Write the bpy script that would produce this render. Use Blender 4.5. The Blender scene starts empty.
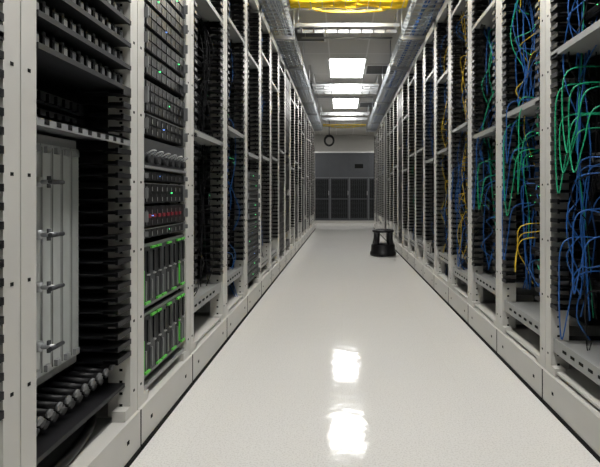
import bpy, math, random
from mathutils import Vector
random.seed(7)
scene = bpy.context.scene
XL, XR = 0.80, 0.98
H = 2.85

# ------------------------------------------------------------ materials
def mat(name, col, rough=0.5, metal=0.0, emit=None, es=0.0, noise=0.0, nscale=40, spec=0.5):
    m = bpy.data.materials.new(name); m.use_nodes = True
    nt = m.node_tree; b = nt.nodes['Principled BSDF']
    b.inputs['Base Color'].default_value = (*col, 1)
    b.inputs['Roughness'].default_value = rough
    b.inputs['Metallic'].default_value = metal
    b.inputs['Specular IOR Level'].default_value = spec
    if emit:
        b.inputs['Emission Color'].default_value = (*emit, 1)
        b.inputs['Emission Strength'].default_value = es
    if noise > 0:
        tc = nt.nodes.new('ShaderNodeTexCoord')
        n = nt.nodes.new('ShaderNodeTexNoise'); n.inputs['Scale'].default_value = nscale
        n.inputs['Detail'].default_value = 3
        r = nt.nodes.new('ShaderNodeValToRGB')
        r.color_ramp.elements[0].position = .35; r.color_ramp.elements[1].position = .65
        r.color_ramp.elements[0].color = (*[c*(1-noise) for c in col], 1)
        r.color_ramp.elements[1].color = (*[min(1, c*(1+noise)) for c in col], 1)
        nt.links.new(tc.outputs['Object'], n.inputs['Vector'])
        nt.links.new(n.outputs['Fac'], r.inputs['Fac'])
        nt.links.new(r.outputs['Color'], b.inputs['Base Color'])
    return m
M = {}
M['post'] = mat('painted_steel', (.54,.53,.50), .45, 0, noise=.04, nscale=3)
M['black'] = mat('black_plastic', (.006,.006,.007), .42, spec=.28)
M['dark'] = mat('dark_steel', (.013,.013,.015), .5, .1, spec=.3)
M['hole'] = mat('hole_dark', (.006,.006,.006), .9, spec=.2)
M['silver'] = mat('zinc_steel', (.42,.43,.44), .42, .6, noise=.08, nscale=8)
M['wire'] = mat('galvanised_wire', (.50,.53,.56), .4, .4)
M['card'] = mat('line_card_grey', (.46,.48,.465), .45, .0, noise=.05, nscale=9)
M['shelf'] = mat('shelf_grey', (.30,.305,.295), .5, .1)
M['grey'] = mat('server_grey', (.055,.058,.063), .45, .3)
M['mid'] = mat('bezel_mid_grey', (.18,.185,.19), .4, .4)
M['vent'] = mat('vent_dark', (.012,.013,.015), .6, .1)
M['crac'] = mat('cooling_unit_charcoal', (.055,.059,.066), .5, .1, noise=.05, nscale=4)
M['cracmesh'] = mat('cooling_unit_grille', (.018,.020,.023), .6, .1)
M['blue'] = mat('blue_cable', (.015,.10,.34), .45)
M['green'] = mat('green_cable', (.01,.36,.17), .4)
M['yellow'] = mat('yellow_cable', (.70,.48,.03), .45)
M['fyellow'] = mat('yellow_fiber', (.98,.74,.02), .45)
M['red'] = mat('red_plastic', (.25,.015,.03), .4)
M['aqua'] = mat('grey_cable', (.30,.34,.40), .45)
M['bgreen'] = mat('green_handle', (.10,.55,.06), .4)
M['ledg'] = mat('led_green', (.05,.5,.1), .4, emit=(.1,1,.3), es=2.5)
M['ledb'] = mat('led_blue', (.05,.1,.5), .4, emit=(.2,.4,1), es=1.5)
M['trim'] = mat('lamp_trim', (.7,.7,.68), .4)
M['lamp'] = mat('lamp_diffuser', (.9,.9,.88), .4, emit=(1,.985,.95), es=25)

# floor
m = bpy.data.materials.new('vinyl_floor'); m.use_nodes = True
nt = m.node_tree; b = nt.nodes['Principled BSDF']
tc = nt.nodes.new('ShaderNodeTexCoord')
n1 = nt.nodes.new('ShaderNodeTexNoise'); n1.inputs['Scale'].default_value = 150; n1.inputs['Detail'].default_value = 2
r1 = nt.nodes.new('ShaderNodeValToRGB')
r1.color_ramp.elements[0].position = .33; r1.color_ramp.elements[0].color = (.58,.565,.54,1)
r1.color_ramp.elements[1].position = .52; r1.color_ramp.elements[1].color = (.70,.69,.665,1)
br = nt.nodes.new('ShaderNodeTexBrick'); br.offset = 0
br.inputs['Scale'].default_value = 1; br.inputs['Brick Width'].default_value = .61; br.inputs['Row Height'].default_value = .61
br.inputs['Mortar Size'].default_value = .0016; br.inputs['Mortar Smooth'].default_value = 1
br.inputs['Color1'].default_value = (1,1,1,1); br.inputs['Color2'].default_value = (.985,.985,.985,1); br.inputs['Mortar'].default_value = (.92,.91,.90,1)
mx = nt.nodes.new('ShaderNodeMixRGB'); mx.blend_type = 'MULTIPLY'; mx.inputs['Fac'].default_value = 1
nt.links.new(tc.outputs['Object'], n1.inputs['Vector']); nt.links.new(tc.outputs['Object'], br.inputs['Vector'])
nt.links.new(n1.outputs['Fac'], r1.inputs['Fac'])
nt.links.new(r1.outputs['Color'], mx.inputs['Color1']); nt.links.new(br.outputs['Color'], mx.inputs['Color2'])
nt.links.new(mx.outputs['Color'], b.inputs['Base Color'])
n2 = nt.nodes.new('ShaderNodeTexNoise'); n2.inputs['Scale'].default_value = 16; n2.inputs['Detail'].default_value = 3
bp = nt.nodes.new('ShaderNodeBump'); bp.inputs['Strength'].default_value = .20; bp.inputs['Distance'].default_value = .004
nt.links.new(tc.outputs['Object'], n2.inputs['Vector']); nt.links.new(n2.outputs['Fac'], bp.inputs['Height'])
nt.links.new(bp.outputs['Normal'], b.inputs['Normal'])
b.inputs['Roughness'].default_value = .075
b.inputs['IOR'].default_value = 1.32
M['floor'] = m
# ceiling tiles
m = bpy.data.materials.new('ceiling_tiles'); m.use_nodes = True
nt = m.node_tree; b = nt.nodes['Principled BSDF']
tc = nt.nodes.new('ShaderNodeTexCoord')
br = nt.nodes.new('ShaderNodeTexBrick'); br.offset = 0
br.inputs['Scale'].default_value = 1; br.inputs['Brick Width'].default_value = .61; br.inputs['Row Height'].default_value = 1.22
br.inputs['Mortar Size'].default_value = .012
br.inputs['Color1'].default_value = (.56,.545,.51,1); br.inputs['Color2'].default_value = (.52,.505,.475,1); br.inputs['Mortar'].default_value = (.68,.67,.65,1)
mp = nt.nodes.new('ShaderNodeMapping'); mp.inputs['Location'].default_value = (.205,.0,0)
nt.links.new(tc.outputs['Object'], mp.inputs['Vector']); nt.links.new(mp.outputs['Vector'], br.inputs['Vector'])
nt.links.new(br.outputs['Color'], b.inputs['Base Color']); b.inputs['Roughness'].default_value = .9
M['ceil'] = m
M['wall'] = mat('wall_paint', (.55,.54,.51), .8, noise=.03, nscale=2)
M['wallshade'] = mat('wall_paint_shaded', (.22,.22,.21), .85, noise=.05, nscale=2)  # wall paint darkened to stand in for the unlit space behind the racks
KEYS = list(M.keys())

# ------------------------------------------------------------ mesh builder
class MB:
    def __init__(s): s.v=[]; s.f=[]; s.m=[]; s.sm=[]
    def box(s, x0,x1,y0,y1,z0,z1, k):
        if x0>x1: x0,x1=x1,x0
        if y0>y1: y0,y1=y1,y0
        if z0>z1: z0,z1=z1,z0
        b=len(s.v); mi=KEYS.index(k)
        s.v += [(x0,y0,z0),(x1,y0,z0),(x1,y1,z0),(x0,y1,z0),(x0,y0,z1),(x1,y0,z1),(x1,y1,z1),(x0,y1,z1)]
        for q in ((0,3,2,1),(4,5,6,7),(0,1,5,4),(1,2,6,5),(2,3,7,6),(3,0,4,7)):
            s.f.append(tuple(b+i for i in q)); s.m.append(mi); s.sm.append(False)
    def tube(s, pts, r, k, n=6, smooth=True, cap=True):
        pts=[Vector(p) for p in pts]; b=len(s.v); mi=KEYS.index(k)
        up=None
        for i,p in enumerate(pts):
            t=(pts[min(i+1,len(pts)-1)]-pts[max(i-1,0)])
            if t.length<1e-9: t=Vector((0,0,1))
            t.normalize()
            if up is None:
                up = Vector((1,0,0)) if abs(t.x)<.8 else Vector((0,1,0))
            up = (up - t*up.dot(t))
            if up.length<1e-5: up=t.orthogonal()
            up.normalize(); w=t.cross(up)
            rr = r[i] if isinstance(r,(list,tuple)) else r
            for j in range(n):
                a=2*math.pi*j/n
                s.v.append(tuple(p+(up*math.cos(a)+w*math.sin(a))*rr))
        for i in range(len(pts)-1):
            for j in range(n):
                s.f.append((b+i*n+j,b+i*n+(j+1)%n,b+(i+1)*n+(j+1)%n,b+(i+1)*n+j)); s.m.append(mi); s.sm.append(smooth)
        if cap:
            s.f.append(tuple(b+j for j in reversed(range(n)))); s.m.append(mi); s.sm.append(False)
            e=b+(len(pts)-1)*n
            s.f.append(tuple(e+j for j in range(n))); s.m.append(mi); s.sm.append(False)
    def lathe(s, c, prof, k, n=40):
        b=len(s.v); mi=KEYS.index(k)
        for r,z in prof:
            for j in range(n):
                a=2*math.pi*j/n; s.v.append((c[0]+r*math.cos(a),c[1]+r*math.sin(a),c[2]+z))
        for i in range(len(prof)-1):
            for j in range(n):
                s.f.append((b+i*n+j,b+i*n+(j+1)%n,b+(i+1)*n+(j+1)%n,b+(i+1)*n+j)); s.m.append(mi); s.sm.append(True)
    def done(s, name, parent=None, origin=(0,0,0)):
        me=bpy.data.meshes.new(name)
        o=origin
        me.from_pydata([(a-o[0],b-o[1],c-o[2]) for a,b,c in s.v],[],s.f)
        used=sorted(set(s.m)); mp={u:i for i,u in enumerate(used)}
        for u in used: me.materials.append(M[KEYS[u]])
        for p,mi,sm in zip(me.polygons,s.m,s.sm): p.material_index=mp[mi]; p.use_smooth=sm
        me.update()
        ob=bpy.data.objects.new(name,me); scene.collection.objects.link(ob)
        if parent: ob.parent=parent
        else: ob.location=origin
        return ob
def empty(name, loc):
    e=bpy.data.objects.new(name,None); e.empty_display_size=.2; e.location=loc
    scene.collection.objects.link(e); return e
def cr(ctrl, k=5):
    P=[Vector(p) for p in ctrl]; P=[P[0]]+P+[P[-1]]; out=[]
    for i in range(1,len(P)-2):
        for j in range(k):
            t=j/k; a,b_,c,d=P[i-1],P[i],P[i+1],P[i+2]
            out.append(.5*((2*b_)+(c-a)*t+(2*a-5*b_+4*c-d)*t*t+(3*b_-a-3*c+d)*t*t*t))
    out.append(P[-2]); return out

# side-aware wrapper: d = depth behind the rack front, u = along the aisle
class Side:
    def __init__(s, mb, side): s.mb=mb; s.s=side; s.X = XL if side<0 else XR
    def x(s,d): return s.s*(s.X+d)
    def box(s,d0,d1,u0,u1,z0,z1,k): s.mb.box(s.x(d0),s.x(d1),u0,u1,z0,z1,k)
    def tube(s,pts,r,k,n=6,sm=5): s.mb.tube([ (s.x(p[0]),p[1],p[2]) for p in cr(pts,sm)],r,k,n)

U=.0445
def frame(S,u0,u1):
    w=.056
    for a,b,web in ((u0,u0+w,u0+w-.006),(u1-w,u1,u1-w)):
        S.box(0,.005,a,b,.16,H,'post')
        S.box(.005,.085,web,web+.006,.16,H,'post')
        S.box(.70,.76,a,b,.16,H,'post')
        z=.25
        while z<H-.05:
            c=(a+b)/2
            S.box(-.0015,.001,c-.0045,c+.0045,z-.0045,z+.0045,'hole'); z+=.267
        z=.2
        if u0<5:
            while z<H:
                S.box(.03,.042,web-.0012,web+.0072,z,z+.010,'hole'); z+=U
    S.box(-.012,.05,u0,u1,.015,.16,'post')          # base channel
    S.box(-.018,.06,u0,u1,.0,.018,'hole')
    S.box(.70,.76,u0,u1,0,.16,'post')
    S.box(0,.06,u0,u1,H-.07,H,'post'); S.box(.70,.76,u0,u1,H-.07,H,'post')
    for a in (u0,u1-.05):
        S.box(.05,.70,a,a+.05,.02,.14,'post'); S.box(.06,.70,a,a+.05,H-.06,H,'post')
    for c in (u0+.10,u1-.10):
        S.box(-.0135,-.011,c-.008,c+.008,.08,.094,'hole')
    S.box(-.0135,-.011,u0-.0,u0+.004,.018,.16,'hole')
    for a in (u0+.056,u1-.096):
        S.box(.0,.05,a,a+.04,.16,.20,'post')

def fingers(S,u0,u1,z0,z1,deep=.18):
    """stack of cable fingers at one side of the bay"""
    z=z0
    a,b=(u0,u1)
    S.box(deep-.005,deep+.01,a,b,z0,z1,'black')
    while z<z1:
        S.box(.0,deep,a,b,z,z+.007,'black')
        S.box(-.004,.006,a-.0,b+.0,z-.006,z+.013,'black')
        S.box(.006,.05,a,b,z-.003,z+.010,'black')
        z+=U

def server(S,u0,u1,z,n,near,d=.01,style=0):
    h=n*U-.003
    S.box(d+.012,.68,u0+.01,u1-.01,z,z+h,'dark')
    body='vent' if style!=2 else 'grey'
    S.box(d,d+.012,u0+.022,u1-.022,z+.001,z+h-.001,body)
    for a,b in ((u0,u0+.022),(u1-.022,u1)):
        S.box(d-.004,d+.012,a,b,z+.001,z+h-.001,'mid' if style==0 else 'grey')
        if near:
            c=(a+b)/2
            S.box(d-.022,d-.004,c-.003,c+.003,z+h*.25,z+h*.75,'mid')
    if near:
        k=8 if n<3 else 10; w=(u1-u0-.06)/k
        for r in range(n):
            for i in range(k):
                a=u0+.03+i*w
                S.box(d-.005,d,a+.002,a+w-.003,z+.004+r*U,z+.004+r*U+min(h,U)-.008,'black' if style!=2 else 'dark')
                S.box(d-.0065,d-.005,a+.003,a+.007,z+.008+r*U,z+.012+r*U+.014,'shelf' if style!=1 else 'mid')
        if style==0: S.box(d-.007,d,u0+.024,u1-.024,z+h-.004,z+h-.001,'mid')
        for q in range(1):
            uu=u0+.03+random.random()*(u1-u0-.07)
            S.box(d-.007,d,uu,uu+.005,z+h*.5,z+h*.5+.004,random.choice(['ledg','ledb','ledg']))
    else:
        for i in range(4):
            w=(u1-u0-.06)/4; a=u0+.03+i*w
            S.box(d-.005,d,a+.003,a+w-.003,z+.005,z+h-.006,'black')

def bladebox(S,u0,u1,z,n,d=.01):
    h=n*U-.004
    S.box(d+.02,.68,u0+.005,u1-.005,z,z+h,'dark')
    S.box(d,d+.02,u0,u1,z,z+.012,'mid'); S.box(d,d+.02,u0,u1,z+h-.012,z+h,'mid')
    k=8; w=(u1-u0-.02)/k
    for i in range(k):
        a=u0+.01+i*w
        S.box(d-.004,d+.02,a+.002,a+w-.003,z+.014,z+h-.014,'grey' if i%2 else 'vent')
        S.box(d-.010,d-.004,a+.008,a+w*.28,z+.03,z+h*.42,'mid')
        S.box(d-.010,d-.004,a+w*.5,a+w*.8,z+h*.55,z+h-.03,'black')
        S.box(d-.012,d-.004,a+w*.5,a+w*.8,z+h*.5,z+h*.52,'shelf')
        if i in (0,2,3,5,7): S.box(d-.0125,d-.004,a+.004,a+w*.8,z+.016,z+.025,'bgreen')
        if i in (1,2,4,6,7): S.box(d-.0125,d-.004,a+.004,a+w*.8,z+h-.021,z+h-.012,'bgreen')
    S.box(d-.010,d-.002,u1-.09,u1-.086,z+.03,z+h-.03,'bgreen')
    S.box(d-.010,d-.002,u0+.0,u0+.004,z+.03,z+h*.6,'bgreen')

def switch(S,u0,u1,z,n,near,dd=.19,style=0):
    h=n*U-.004
    S.box(dd,.62,u0,u1,z,z+h,'dark' if style==0 else ('grey' if style==1 else 'mid'))
    k=24 if near else 6; w=(u1-u0-.03)/k
    for r in range(1 if n==1 else 2):
        for i in range(k):
            a=u0+.015+i*w
            S.box(dd-.003,dd,a+.12*w,a+.88*w,z+.009+r*.04,z+.03+r*.04,'hole')
            if near and random.random()<.05: S.box(dd-.004,dd,a+.3*w,a+.5*w,z+.033+r*.04,z+.035+r*.04,'ledg')
    if near: S.box(dd-.004,dd,u0,u0+.012,z,z+h,'mid')

def cables(S,u0,u1,pal,n,spread=.02,zr=(.4,2.7),r=.003):
    c0,c1=u0+.13,u1-.13
    for i in range(n):
        k=random.choice(pal)
        z0=random.uniform(*zr); sd=random.random()<.7
        uc=random.uniform(c0,c1); us=(u1-.10 if sd else u0+.08)+random.uniform(-.03,.02)
        dz=random.uniform(.1,.7); z1=max(.35,z0-dz)
        pts=[(.19,uc,z0),(.14,uc+(us-uc)*.1,z0-.01),(random.uniform(.03,.12),uc+(us-uc)*.5,z0-random.uniform(.0,.06)),
             (random.uniform(.02,.12),us,z0-dz*.4),(random.uniform(.02,.12),us+random.uniform(-spread,spread),z0-dz*.7),(random.uniform(.06,.16),us,z1)]
        S.tube(pts,r,k,5,4)

PAL={-1:['green','blue','black'],0:['green','blue','blue','black'],1:['blue','blue','blue','green','yellow'],2:['blue','blue','green','blue','black'],3:['blue','yellow','black','blue'],4:['blue','black','yellow'],5:['blue','blue','black']}
def build_rack(side,u0,u1,kind,idx):
    near = u0<4.2
    X = XL if side<0 else XR
    org=(side*(X+.38),(u0+u1)/2,0)
    e=empty('server_rack',org)
    u0+=.002; u1-=.002
    mb=MB(); S=Side(mb,side); frame(S,u0,u1); mb.done('frame',e,org)
    a,b=u0+.058,u1-.058
    mb=MB(); S=Side(mb,side)
    mc=MB(); C=Side(mc,side)
    if kind=='flush':
        z=.24
        while z<H-.15:
            n=random.choice([1,1,2,2,4]); st=random.choice([0,0,1,2])
            if z+n*U>H-.1: break
            if random.random()<.12: z+=U; continue
            server(S,a,b,z,n,near,style=st); z+=n*U
    elif kind=='blades':
        S.box(.01,.6,a,b,.20,.215,'shelf')
        bladebox(S,a,b,.25,6); bladebox(S,a,b,.535,6)
        server(S,a,b,.82,1,True,style=0); server(S,a,b,.868,2,True,style=1)
        for i in range(8): S.box(.0,.006,a+.05+i*.05,a+.07+i*.05,.905,.92,'red')
        server(S,a,b,.965,2,True,style=0); server(S,a,b,1.06,1,True,style=1)
        S.box(.01,.6,a,b,1.11,1.235,'grey')
        for i in range(6):
            c=a+.05+i*.078
            S.tube([(.005,c-.02,1.17),(-.02,c-.018,1.185),(-.02,c+.018,1.185),(.005,c+.02,1.17)],.003,'silver',6,4)
            S.tube([(.008,c,1.15),(-.012,c,1.15)],.017,'vent',12,1)
        S.box(-.004,.01,a,b,1.112,1.122,'silver')
        server(S,a,b,1.25,2,True,style=0); server(S,a,b,1.345,3,True,style=1)
        z=1.50
        while z<H-.2:
            server(S,a,b,z,2,True,style=1); z+=2*U+.012
    elif kind=='chassis':
        fingers(C,b-.10,b,.40,1.19,.22); fingers(C,b-.06,b,1.24,1.40,.16)
        z0,z1=.44,1.16; cf=.13
        S.box(cf+.012,.70,a,b-.105,z0-.03,z1+.03,'shelf')
        k=8; w=(b-.105-a-.01)/k
        for i in range(k):
            c=a+.005+i*w
            S.box(cf,cf+.014,c+.002,c+w-.002,z0,z1,'card')
            S.box(cf-.003,cf,c+.004,c+.008,z0+.01,z1-.01,'shelf')
            for zz in (z0+.008,z1-.028):
                S.box(cf-.012,cf,c+w*.3,c+w*.7,zz,zz+.02,'silver')
        for zz in (.54,.72,.88,1.04):
            c=a+.035+3*w
            S.tube([(cf,c,zz),(cf-.06,c,zz)],.008,'silver',8,1)
            S.tube([(cf-.06,c-.026,zz),(cf-.06,c+.036,zz)],.007,'grey',8,1)
            S.tube([(cf-.008,c,zz-.014),(cf-.008,c,zz+.014)],.014,'silver',8,1)
            S.tube([(cf-.04,c,zz-.018),(cf-.04,c,zz+.018)],.006,'grey',8,1)
        S.box(.0,.70,a,b,1.205,1.212,'silver'); S.box(.0,.006,a,b,1.185,1.212,'silver')
        for i in range(9): S.box(-.001,.008,a+.03+i*.052,a+.05+i*.052,1.19,1.205,'hole')
        for q,zz in enumerate((1.225,1.28)):
            S.box(.12,.6,a,b-.1,zz,zz+.04,'dark')
            for i in range(10): S.box(.105,.12,a+.01+i*.04,a+.035+i*.04,zz+.006,zz+.032,'black')
        for q in range(8):
            zz=1.39+q*.085
            S.box(.10,.6,a,b,zz,zz+.07,'dark')
            S.box(.0,.10,a,b,zz,zz+.006,'vent')
            S.box(-.004,.004,a,b,zz-.004,zz+.012,'vent')
            for i in range(12):
                c=a+.01+i*.042
                S.box(.02,.10,c,c+.028,zz+.012,zz+.05,'black')
                S.box(.016,.02,c+.004,c+.022,zz+.018,zz+.042,'mid' if i%3==0 else 'grey')
                S.tube([(.03,c+.014,zz+.05),(.03,c+.014,zz+.062)],.008,'grey' if i%2 else 'black',8,1)
        z=2.1
        while z<H-.2: server(S,a,b,z,2,True,style=0); z+=2*U+.004
        S.box(.02,.7,a,b,.275,.29,'dark'); S.box(.18,.7,a,b,.29,.39,'black')
        for r in range(3):
            for i in range(11):
                c=a+.03+i*.044
                S.tube([(.17,c,.325+r*.028),(.09-.02*r,c,.315+r*.028)],.011,'black',8,1)
                S.tube([(.088-.02*r,c,.315+r*.028),(.080-.02*r,c,.313+r*.028)],.0125,'mid',8,1)
        S.tube([(.1,a+.02,.19),(.05,a+.2,.185),(.12,b-.05,.19),(.3,b-.1,.19),(.35,a+.1,.19)],.016,'black',8,5)
        S.box(.05,.70,a,b,.15,.158,'shelf')
    else: # recess
        zs = .48
        zt=H-.1
        mixed = side<0 and idx in (6,9,12,14,17)      # some bays hold servers below the cable fingers
        zf = zs
        if mixed:
            z=.24
            while z<1.15:
                n=random.choice([1,2,2]); server(S,a,b,z,n,near,style=random.choice([0,2])); z+=n*U
            zf=z+.03
        fingers(C,b-.07,b,zf,zt); fingers(C,a,a+.045,zf,zt)
        if not mixed:
            S.box(.01,.68,a,b,.175,.185,'post')
            zb=random.choice([.27,.30,.36])
            S.box(.02,.55,a+.005,b-.005,zb,zb+.05,'shelf'); S.box(.012,.02,a,b,zb-.005,zb+.06,'shelf')
            for i in range(6): S.box(.009,.013,a+.05+i*.07,a+.08+i*.07,zb+.022,zb+.034,'hole')
            S.box(.25,.6,a+.02,b-.02,.185,zs,'dark')
        z=zf
        aa,bb=a+.05,b-.075
        nextshelf=random.uniform(1.25,1.55)
        while z<H-.15:
            if z>nextshelf:
                S.box(-.003,.5,a,b,z,z+.006,'shelf'); S.box(-.004,.0,a,b,z-.0,z+.028,'shelf')
                S.box(.02,.5,a+.01,b-.01,z+.01,z+.045,'grey')
                nextshelf=z+random.uniform(.7,1.2); z+=.06; continue
            n=random.choice([1,1,1,2])
            q=random.random()
            if q<.28: z+=n*U; continue
            switch(S,aa,bb,z,n,near,dd=random.choice([.12,.15,.19]),style=0 if q<.80 else (1 if q<.94 else 2))
            z+=n*U
    mb.done('rack_equipment',e,org)
    if kind=='recess':
        if side>0:
            pal=PAL.get(idx)
            if pal is None: pal=random.choice([['blue','black','black'],['blue','yellow','black','black'],['green','blue','black','black'],['aqua','black','yellow','black']])
            n=(40 if idx==1 else 30) if u0<4.2 else 15
        else:
            pal=random.choice([['black','black','dark'],['black','dark'],['black','dark','black','blue']]) if u0>3 else ['black']; n=12
        zr=(.5,2.7) if not (side<0 and idx in (6,9,12,14,17)) else (1.6,2.7)
        if zr[0]<1:
            cables(C,a,b,pal,n,zr=zr)
        for q in range(6):
            k=random.choice(pal+['black']); uu=b-.085-.009*q
            zz0=.45 if zr[0]<1 else 1.3
            C.tube([(.12+random.uniform(-.06,.05),uu+random.uniform(-.01,.01),zz0+(2.7-zz0)*t/6) for t in range(7)],.0032,k,5,3)
        if side>0 and u0<3.6:
            for q in range(6 if idx<=1 else 4):
                k=['green','blue','yellow','blue'][q%4] if idx==1 else (['green','green','blue'][q%3] if idx<=0 else random.choice(pal))
                uu=random.uniform(a+.2,b-.05); zt2=random.uniform(.75,1.6); L=random.uniform(.25,.55)
                v=uu+random.uniform(-.12,.12)
                C.tube([(.15,uu,zt2),(.0,uu+.01,zt2-.02),(-.012,uu+.03,zt2-L*.5),(-.008,(uu+v)/2+.05,zt2-L),(.0,v+.04,zt2-L*.7),(.02,v,zt2-L*.35),(.15,v,zt2-L*.3)],.003,k,6,6)
    if mc.v: mc.done('cable_manager',e,org)

left=[-.12,.52,1.12,1.76,2.37,3.08,3.75,4.40]
while left[-1]<13.2: left.append(left[-1]+.64)
right=[-.39,.25,.89,1.53,2.17,2.81]
while right[-1]<13.5: right.append(right[-1]+.64)
for i in range(len(left)-1):
    k={0:'flush',1:'recess',2:'chassis',3:'blades',4:'recess',5:'recess',6:'recess'}.get(i, 'recess' if (i*7)%5 else 'flush')
    build_rack(-1,left[i],left[i+1],k,i)
for i in range(len(right)-1):
    k='recess' if i<10 or (i*3)%4 else 'flush'
    build_rack(1,right[i],right[i+1],k,i-3)
YL,YR=left[-1],right[-1]

# ------------------------------------------------------------ room shell
ZC=3.3; X0,X1,Y0,Y1=-3.2,3.4,-2.5,17.2
def slab(name,x0,x1,y0,y1,z0,z1,k):
    mb=MB(); mb.box(x0,x1,y0,y1,z0,z1,k); return mb.done(name)
slab('floor',X0,X1,Y0,Y1,-.1,0,'floor')
slab('ceiling',X0,X1,Y0,Y1,ZC,ZC+.1,'ceil')
slab('wall_left',X0-.1,X0,Y0,Y1,0,ZC,'wallshade'); slab('wall_right',X1,X1+.1,Y0,Y1,0,ZC,'wallshade')
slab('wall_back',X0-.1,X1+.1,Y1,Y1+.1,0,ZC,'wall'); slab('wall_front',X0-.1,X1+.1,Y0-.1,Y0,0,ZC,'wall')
slab('baseboard_back',X0,X1,Y1-.015,Y1,0,.1,'dark')

# ------------------------------------------------------------ ceiling lamps
for cx,y in ((.09,-1.7),(.09,1.1),(.09,4.15),(.09,7.55),(.09,10.65),(-1.9,14.1),(2.1,14.1)):  # last two are added fill panels, hidden by the racks, brightening the end wall
    mb=MB(); w,l=.30,1.18
    mb.box(cx-w-.03,cx+w+.03,y-.03,y,ZC-.02,ZC-.001,'trim'); mb.box(cx-w-.03,cx+w+.03,y+l,y+l+.03,ZC-.02,ZC-.001,'trim')
    mb.box(cx-w-.03,cx-w,y,y+l,ZC-.02,ZC-.001,'trim'); mb.box(cx+w,cx+w+.03,y,y+l,ZC-.02,ZC-.001,'trim')
    mb.box(cx-w,cx+w,y,y+l,ZC-.012,ZC-.002,'lamp')
    mb.done('ceiling_light_or_fill_panel')
for (x,y) in ((.72,8.2),(.72,11.4),(-.53,9.4),(-.53,6.4)):
    mb=MB()
    mb.box(x-.28,x+.28,y-.28,y+.28,ZC-.006,ZC-.001,'hole')
    for i in range(10):
        yy=y-.27+i*.057; mb.box(x-.28,x+.28,yy,yy+.02,ZC-.02,ZC-.006,'mid')
    for a in (-.3,.27): mb.box(x+a,x+a+.03,y-.3,y+.3,ZC-.022,ZC-.001,'trim'); mb.box(x-.3,x+.3,y+a,y+a+.03,ZC-.022,ZC-.001,'trim')
    mb.done('ceiling_air_grille')

# ------------------------------------------------------------ cable trays along rows
def basket(x0,x1,z,y0,y1,pal,seed):
    random.seed(seed)
    e=empty('wire_cable_tray',((x0+x1)/2,y0,z)); org=tuple(e.location)
    mb=MB(); r=.0048; hh=.13
    n=6
    for i in range(n):
        x=x0+(x1-x0)*i/(n-1); mb.box(x-r,x+r,y0,y1,z-r,z+r,'wire')
    for x in (x0,x1):
        for q in (.33,.66,1): mb.box(x-r,x+r,y0,y1,z+hh*q-r,z+hh*q+r,'wire')
    y=y0
    while y<y1:
        mb.box(x0,x1,y-r,y+r,z-3*r,z-r,'wire')
        for x in (x0,x1): mb.box(x-r,x+r,y-r,y+r,z-r,z+hh,'wire')
        y+=.10
    y=y0+.3
    while y<y1:
        mb.box(x0-.03,x1+.03,y-.02,y+.02,z-.05,z-.011,'silver')
        for x in (x0-.02,x1+.02): mb.tube([(x,y,z-.05),(x,y,ZC)],.006,'silver',6)
        y+=1.28
    mb.done('basket',e,org)
    mb=MB()
    for q in range(9):
        xx=x0+.03+(x1-x0-.06)*random.random(); zz=z+.015+.05*random.random()
        pts=[]; y=y0+.05
        while y<y1-.05:
            pts.append((min(x1-.015,max(x0+.015,xx+random.uniform(-.025,.025))),y,zz+random.uniform(-.008,.01))); y+=.5
        mb.tube(cr(pts,3),.010,random.choice(pal),6)
    mb.done('cable_bundle',e,org)
basket(-.93,-.60,2.92,.0,YL,['aqua','aqua','aqua','blue'],3)
basket(.74,1.10,2.92,.0,YR,['aqua','aqua','aqua','blue'],4)

# cross ladders hang between the two wire trays
XA,XB=-.565,.705
def ladder(y,z=3.08,w=.22,xa=XA,xb=XB):
    org=((xa+xb)/2,y,z); mb=MB()
    for yy in (y,y+w): mb.box(xa,xb,yy-.006,yy+.006,z-.02,z+.02,'silver')
    x=xa+.06
    while x<xb: mb.box(x-.008,x+.008,y,y+w,z-.01,z+.01,'silver'); x+=.15
    for x in (xa+.03,xb-.03):
        for yy in (y,y+w): mb.tube([(x,yy,z),(x,yy,ZC)],.006,'silver',6)
    mb.done('ladder_cable_rack',None,org)
for y in (5.5,8.5,8.95,11.4,12.2): ladder(y)
for k,y in enumerate((6.3,9.6,10.1,12.75)):
    mb=MB(); mb.tube([(XA,y,3.2),(XB,y,3.2)],.014,'silver',8)
    for x in (XA+.05,0.55): mb.tube([(x,y,3.2),(x,y,ZC)],.005,'silver',6)
    mb.done('conduit_pipe')
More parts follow.
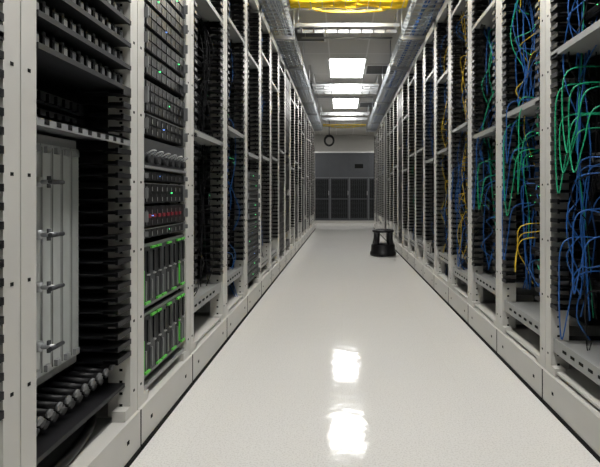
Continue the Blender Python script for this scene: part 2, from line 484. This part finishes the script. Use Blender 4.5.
def fibre(y,n,z=3.03):
    e=empty('fiber_cable_trough',(0.07,y,z)); org=tuple(e.location); mb=MB()
    xa,xb=XA,XB
    for yy in (y-.14,y+.14): mb.box(xa,xb,yy-.003,yy+.003,z-.05,z-.042,'wire' ); mb.box(xa,xb,yy-.003,yy+.003,z,z+.006,'wire' )
    x=xa
    while x<=xb:
        mb.box(x-.003,x+.003,y-.14,y+.14,z-.054,z-.048,'wire')
        for yy in (y-.14,y+.14): mb.box(x-.003,x+.003,yy-.003,yy+.003,z-.05,z,'wire')
        x+=.12
    for x in (xa+.1,xb-.1):
        for yy in (y-.14,y+.14): mb.tube([(x,yy,z),(x,yy,ZC)],.005,'silver',6)
    mb.done('trough',e,org)
    mb=MB()
    for i in range(n):
        yy=y+random.uniform(-.12,.12); zz=z-.035+random.uniform(0,.04)
        mb.tube(cr([(xa+.02+ (xb-xa-.04)*t/6,yy+random.uniform(-.03,.03) if 0<t<6 else yy,zz+random.uniform(-.01,.012)) for t in range(7)],5),.009,'fyellow',6)
    for i in range(5):
        yy=y+.14+random.uniform(.0,.04); dp=random.uniform(.0,.03); o=random.uniform(-.08,.08)
        mb.tube(cr([(xa+.04,yy-.12,z-.02),(xa+.2,yy,z-.01),(-.2+o,yy+.03,z-.03-dp*.6),(.07+o,yy+.04,z-.03-dp),(.35+o,yy+.03,z-.03-dp*.5),(xb-.16,yy,z-.01),(xb-.04,yy-.12,z-.02)],6),.006,'fyellow',6)
    mb.done('yellow_fibers',e,org)
fibre(4.68,26); fibre(13.0,14)

# hanging black cable loop at aisle end
mb=MB(); cx,cy,cz=-.38,13.35,2.62
for q in range(4):
    rr=.15-.012*q
    mb.tube([(cx+rr*math.sin(t*math.pi/12),cy+.02*q,cz+rr*1.1*math.cos(t*math.pi/12)) for t in range(25)],.014,'black',6)
mb.tube([(cx,cy,cz+.15),(cx,cy,ZC)],.012,'black',6)
mb.done('hanging_cable_coil')

# ------------------------------------------------------------ cooling unit at the end
e=empty('air_cooling_unit',(.0,16.3,0)); org=(.0,16.3,0)
mb=MB(); xs=[-1.79,-1.11,-.43,.25,.93,1.61]; yf=15.95
mb.box(xs[0],xs[-1],yf,16.7,.10,2.5,'crac'); mb.box(xs[0]+.02,xs[-1]-.02,yf+.03,16.68,0,.10,'post')
mb.box(xs[0]-.01,xs[-1]+.01,yf-.02,16.71,2.5,2.54,'trim')
for a,b in zip(xs[:-1],xs[1:]):
    mb.box(a+.012,b-.012,yf-.015,yf,1.66,2.48,'crac')
    mb.box(a+.012,b-.012,yf-.015,yf,.12,1.63,'crac')
    mb.box(a+.05,b-.05,yf-.02,yf-.015,.18,1.56,'hole')
    z=.2
    while z<1.54: mb.box(a+.05,b-.05,yf-.03,yf-.02,z,z+.014,'cracmesh'); z+=.045
    x=a+.1
    while x<b-.06: mb.box(x,x+.012,yf-.032,yf-.02,.18,1.56,'cracmesh'); x+=.075
    mb.box(a+.05,b-.05,yf-.034,yf-.02,.85,.88,'crac')
    mb.box(b-.045,b-.03,yf-.04,yf-.015,1.0,1.15,'silver')
    # lighter door frame
    mb.box(a+.004,a+.018,yf-.024,yf-.015,.12,1.63,'mid'); mb.box(a+.012,b-.012,yf-.022,yf-.015,1.615,1.635,'mid')
mb.box(.45,.75,yf-.02,yf-.014,1.95,2.1,'hole')
mb.done('cabinet',e,org)

# ------------------------------------------------------------ rolling step stool
sx,sy=.68,7.45
e=empty('rolling_step_stool',(sx,sy,0)); org=(sx,sy,0)
mb=MB()
mb.lathe((sx,sy,0),[(0,.03),(.20,.03),(.215,.015),(.218,.03),(.215,.07),(.20,.08),(.197,.17),(.185,.195),(.15,.20),(.0,.20)],'black')
mb.lathe((sx,sy,0),[(0,.385),(.14,.385),(.175,.39),(.18,.405),(.175,.425),(.16,.43),(.1,.432),(0,.432)],'black')
for r in (.04,.08,.12): mb.lathe((sx,sy,0),[(r-.006,.43),(r-.004,.437),(r+.004,.437),(r+.006,.43)],'vent')
for q in range(4):
    a=math.pi/4+q*math.pi/2; c,s=math.cos(a),math.sin(a)
    mb.tube([(sx+.165*c,sy+.165*s,.19),(sx+.15*c,sy+.15*s,.29),(sx+.145*c,sy+.145*s,.39)],[.05,.042,.045],'black',10)
for q in range(3):
    a=q*2.094+.3; c,s=math.cos(a),math.sin(a)
    mb.tube([(sx+.15*c-.015*s,sy+.15*s+.015*c,.022),(sx+.15*c+.015*s,sy+.15*s-.015*c,.022)],.022,'grey',12)
mb.done('stool_body',e,org)

# ------------------------------------------------------------ world, camera
w=bpy.data.worlds.new('world'); scene.world=w; w.use_nodes=True
w.node_tree.nodes['Background'].inputs['Color'].default_value=(.05,.05,.05,1)
cam=bpy.data.cameras.new('camera'); co=bpy.data.objects.new('camera',cam); scene.collection.objects.link(co)
co.location=(0,0,1); co.rotation_euler=(math.pi/2,0,0)
cam.sensor_width=36; cam.lens=27; cam.shift_x=-.07; cam.shift_y=-.064; cam.clip_start=.02
scene.camera=co
scene.view_settings.view_transform='Standard'
scene.view_settings.exposure=0
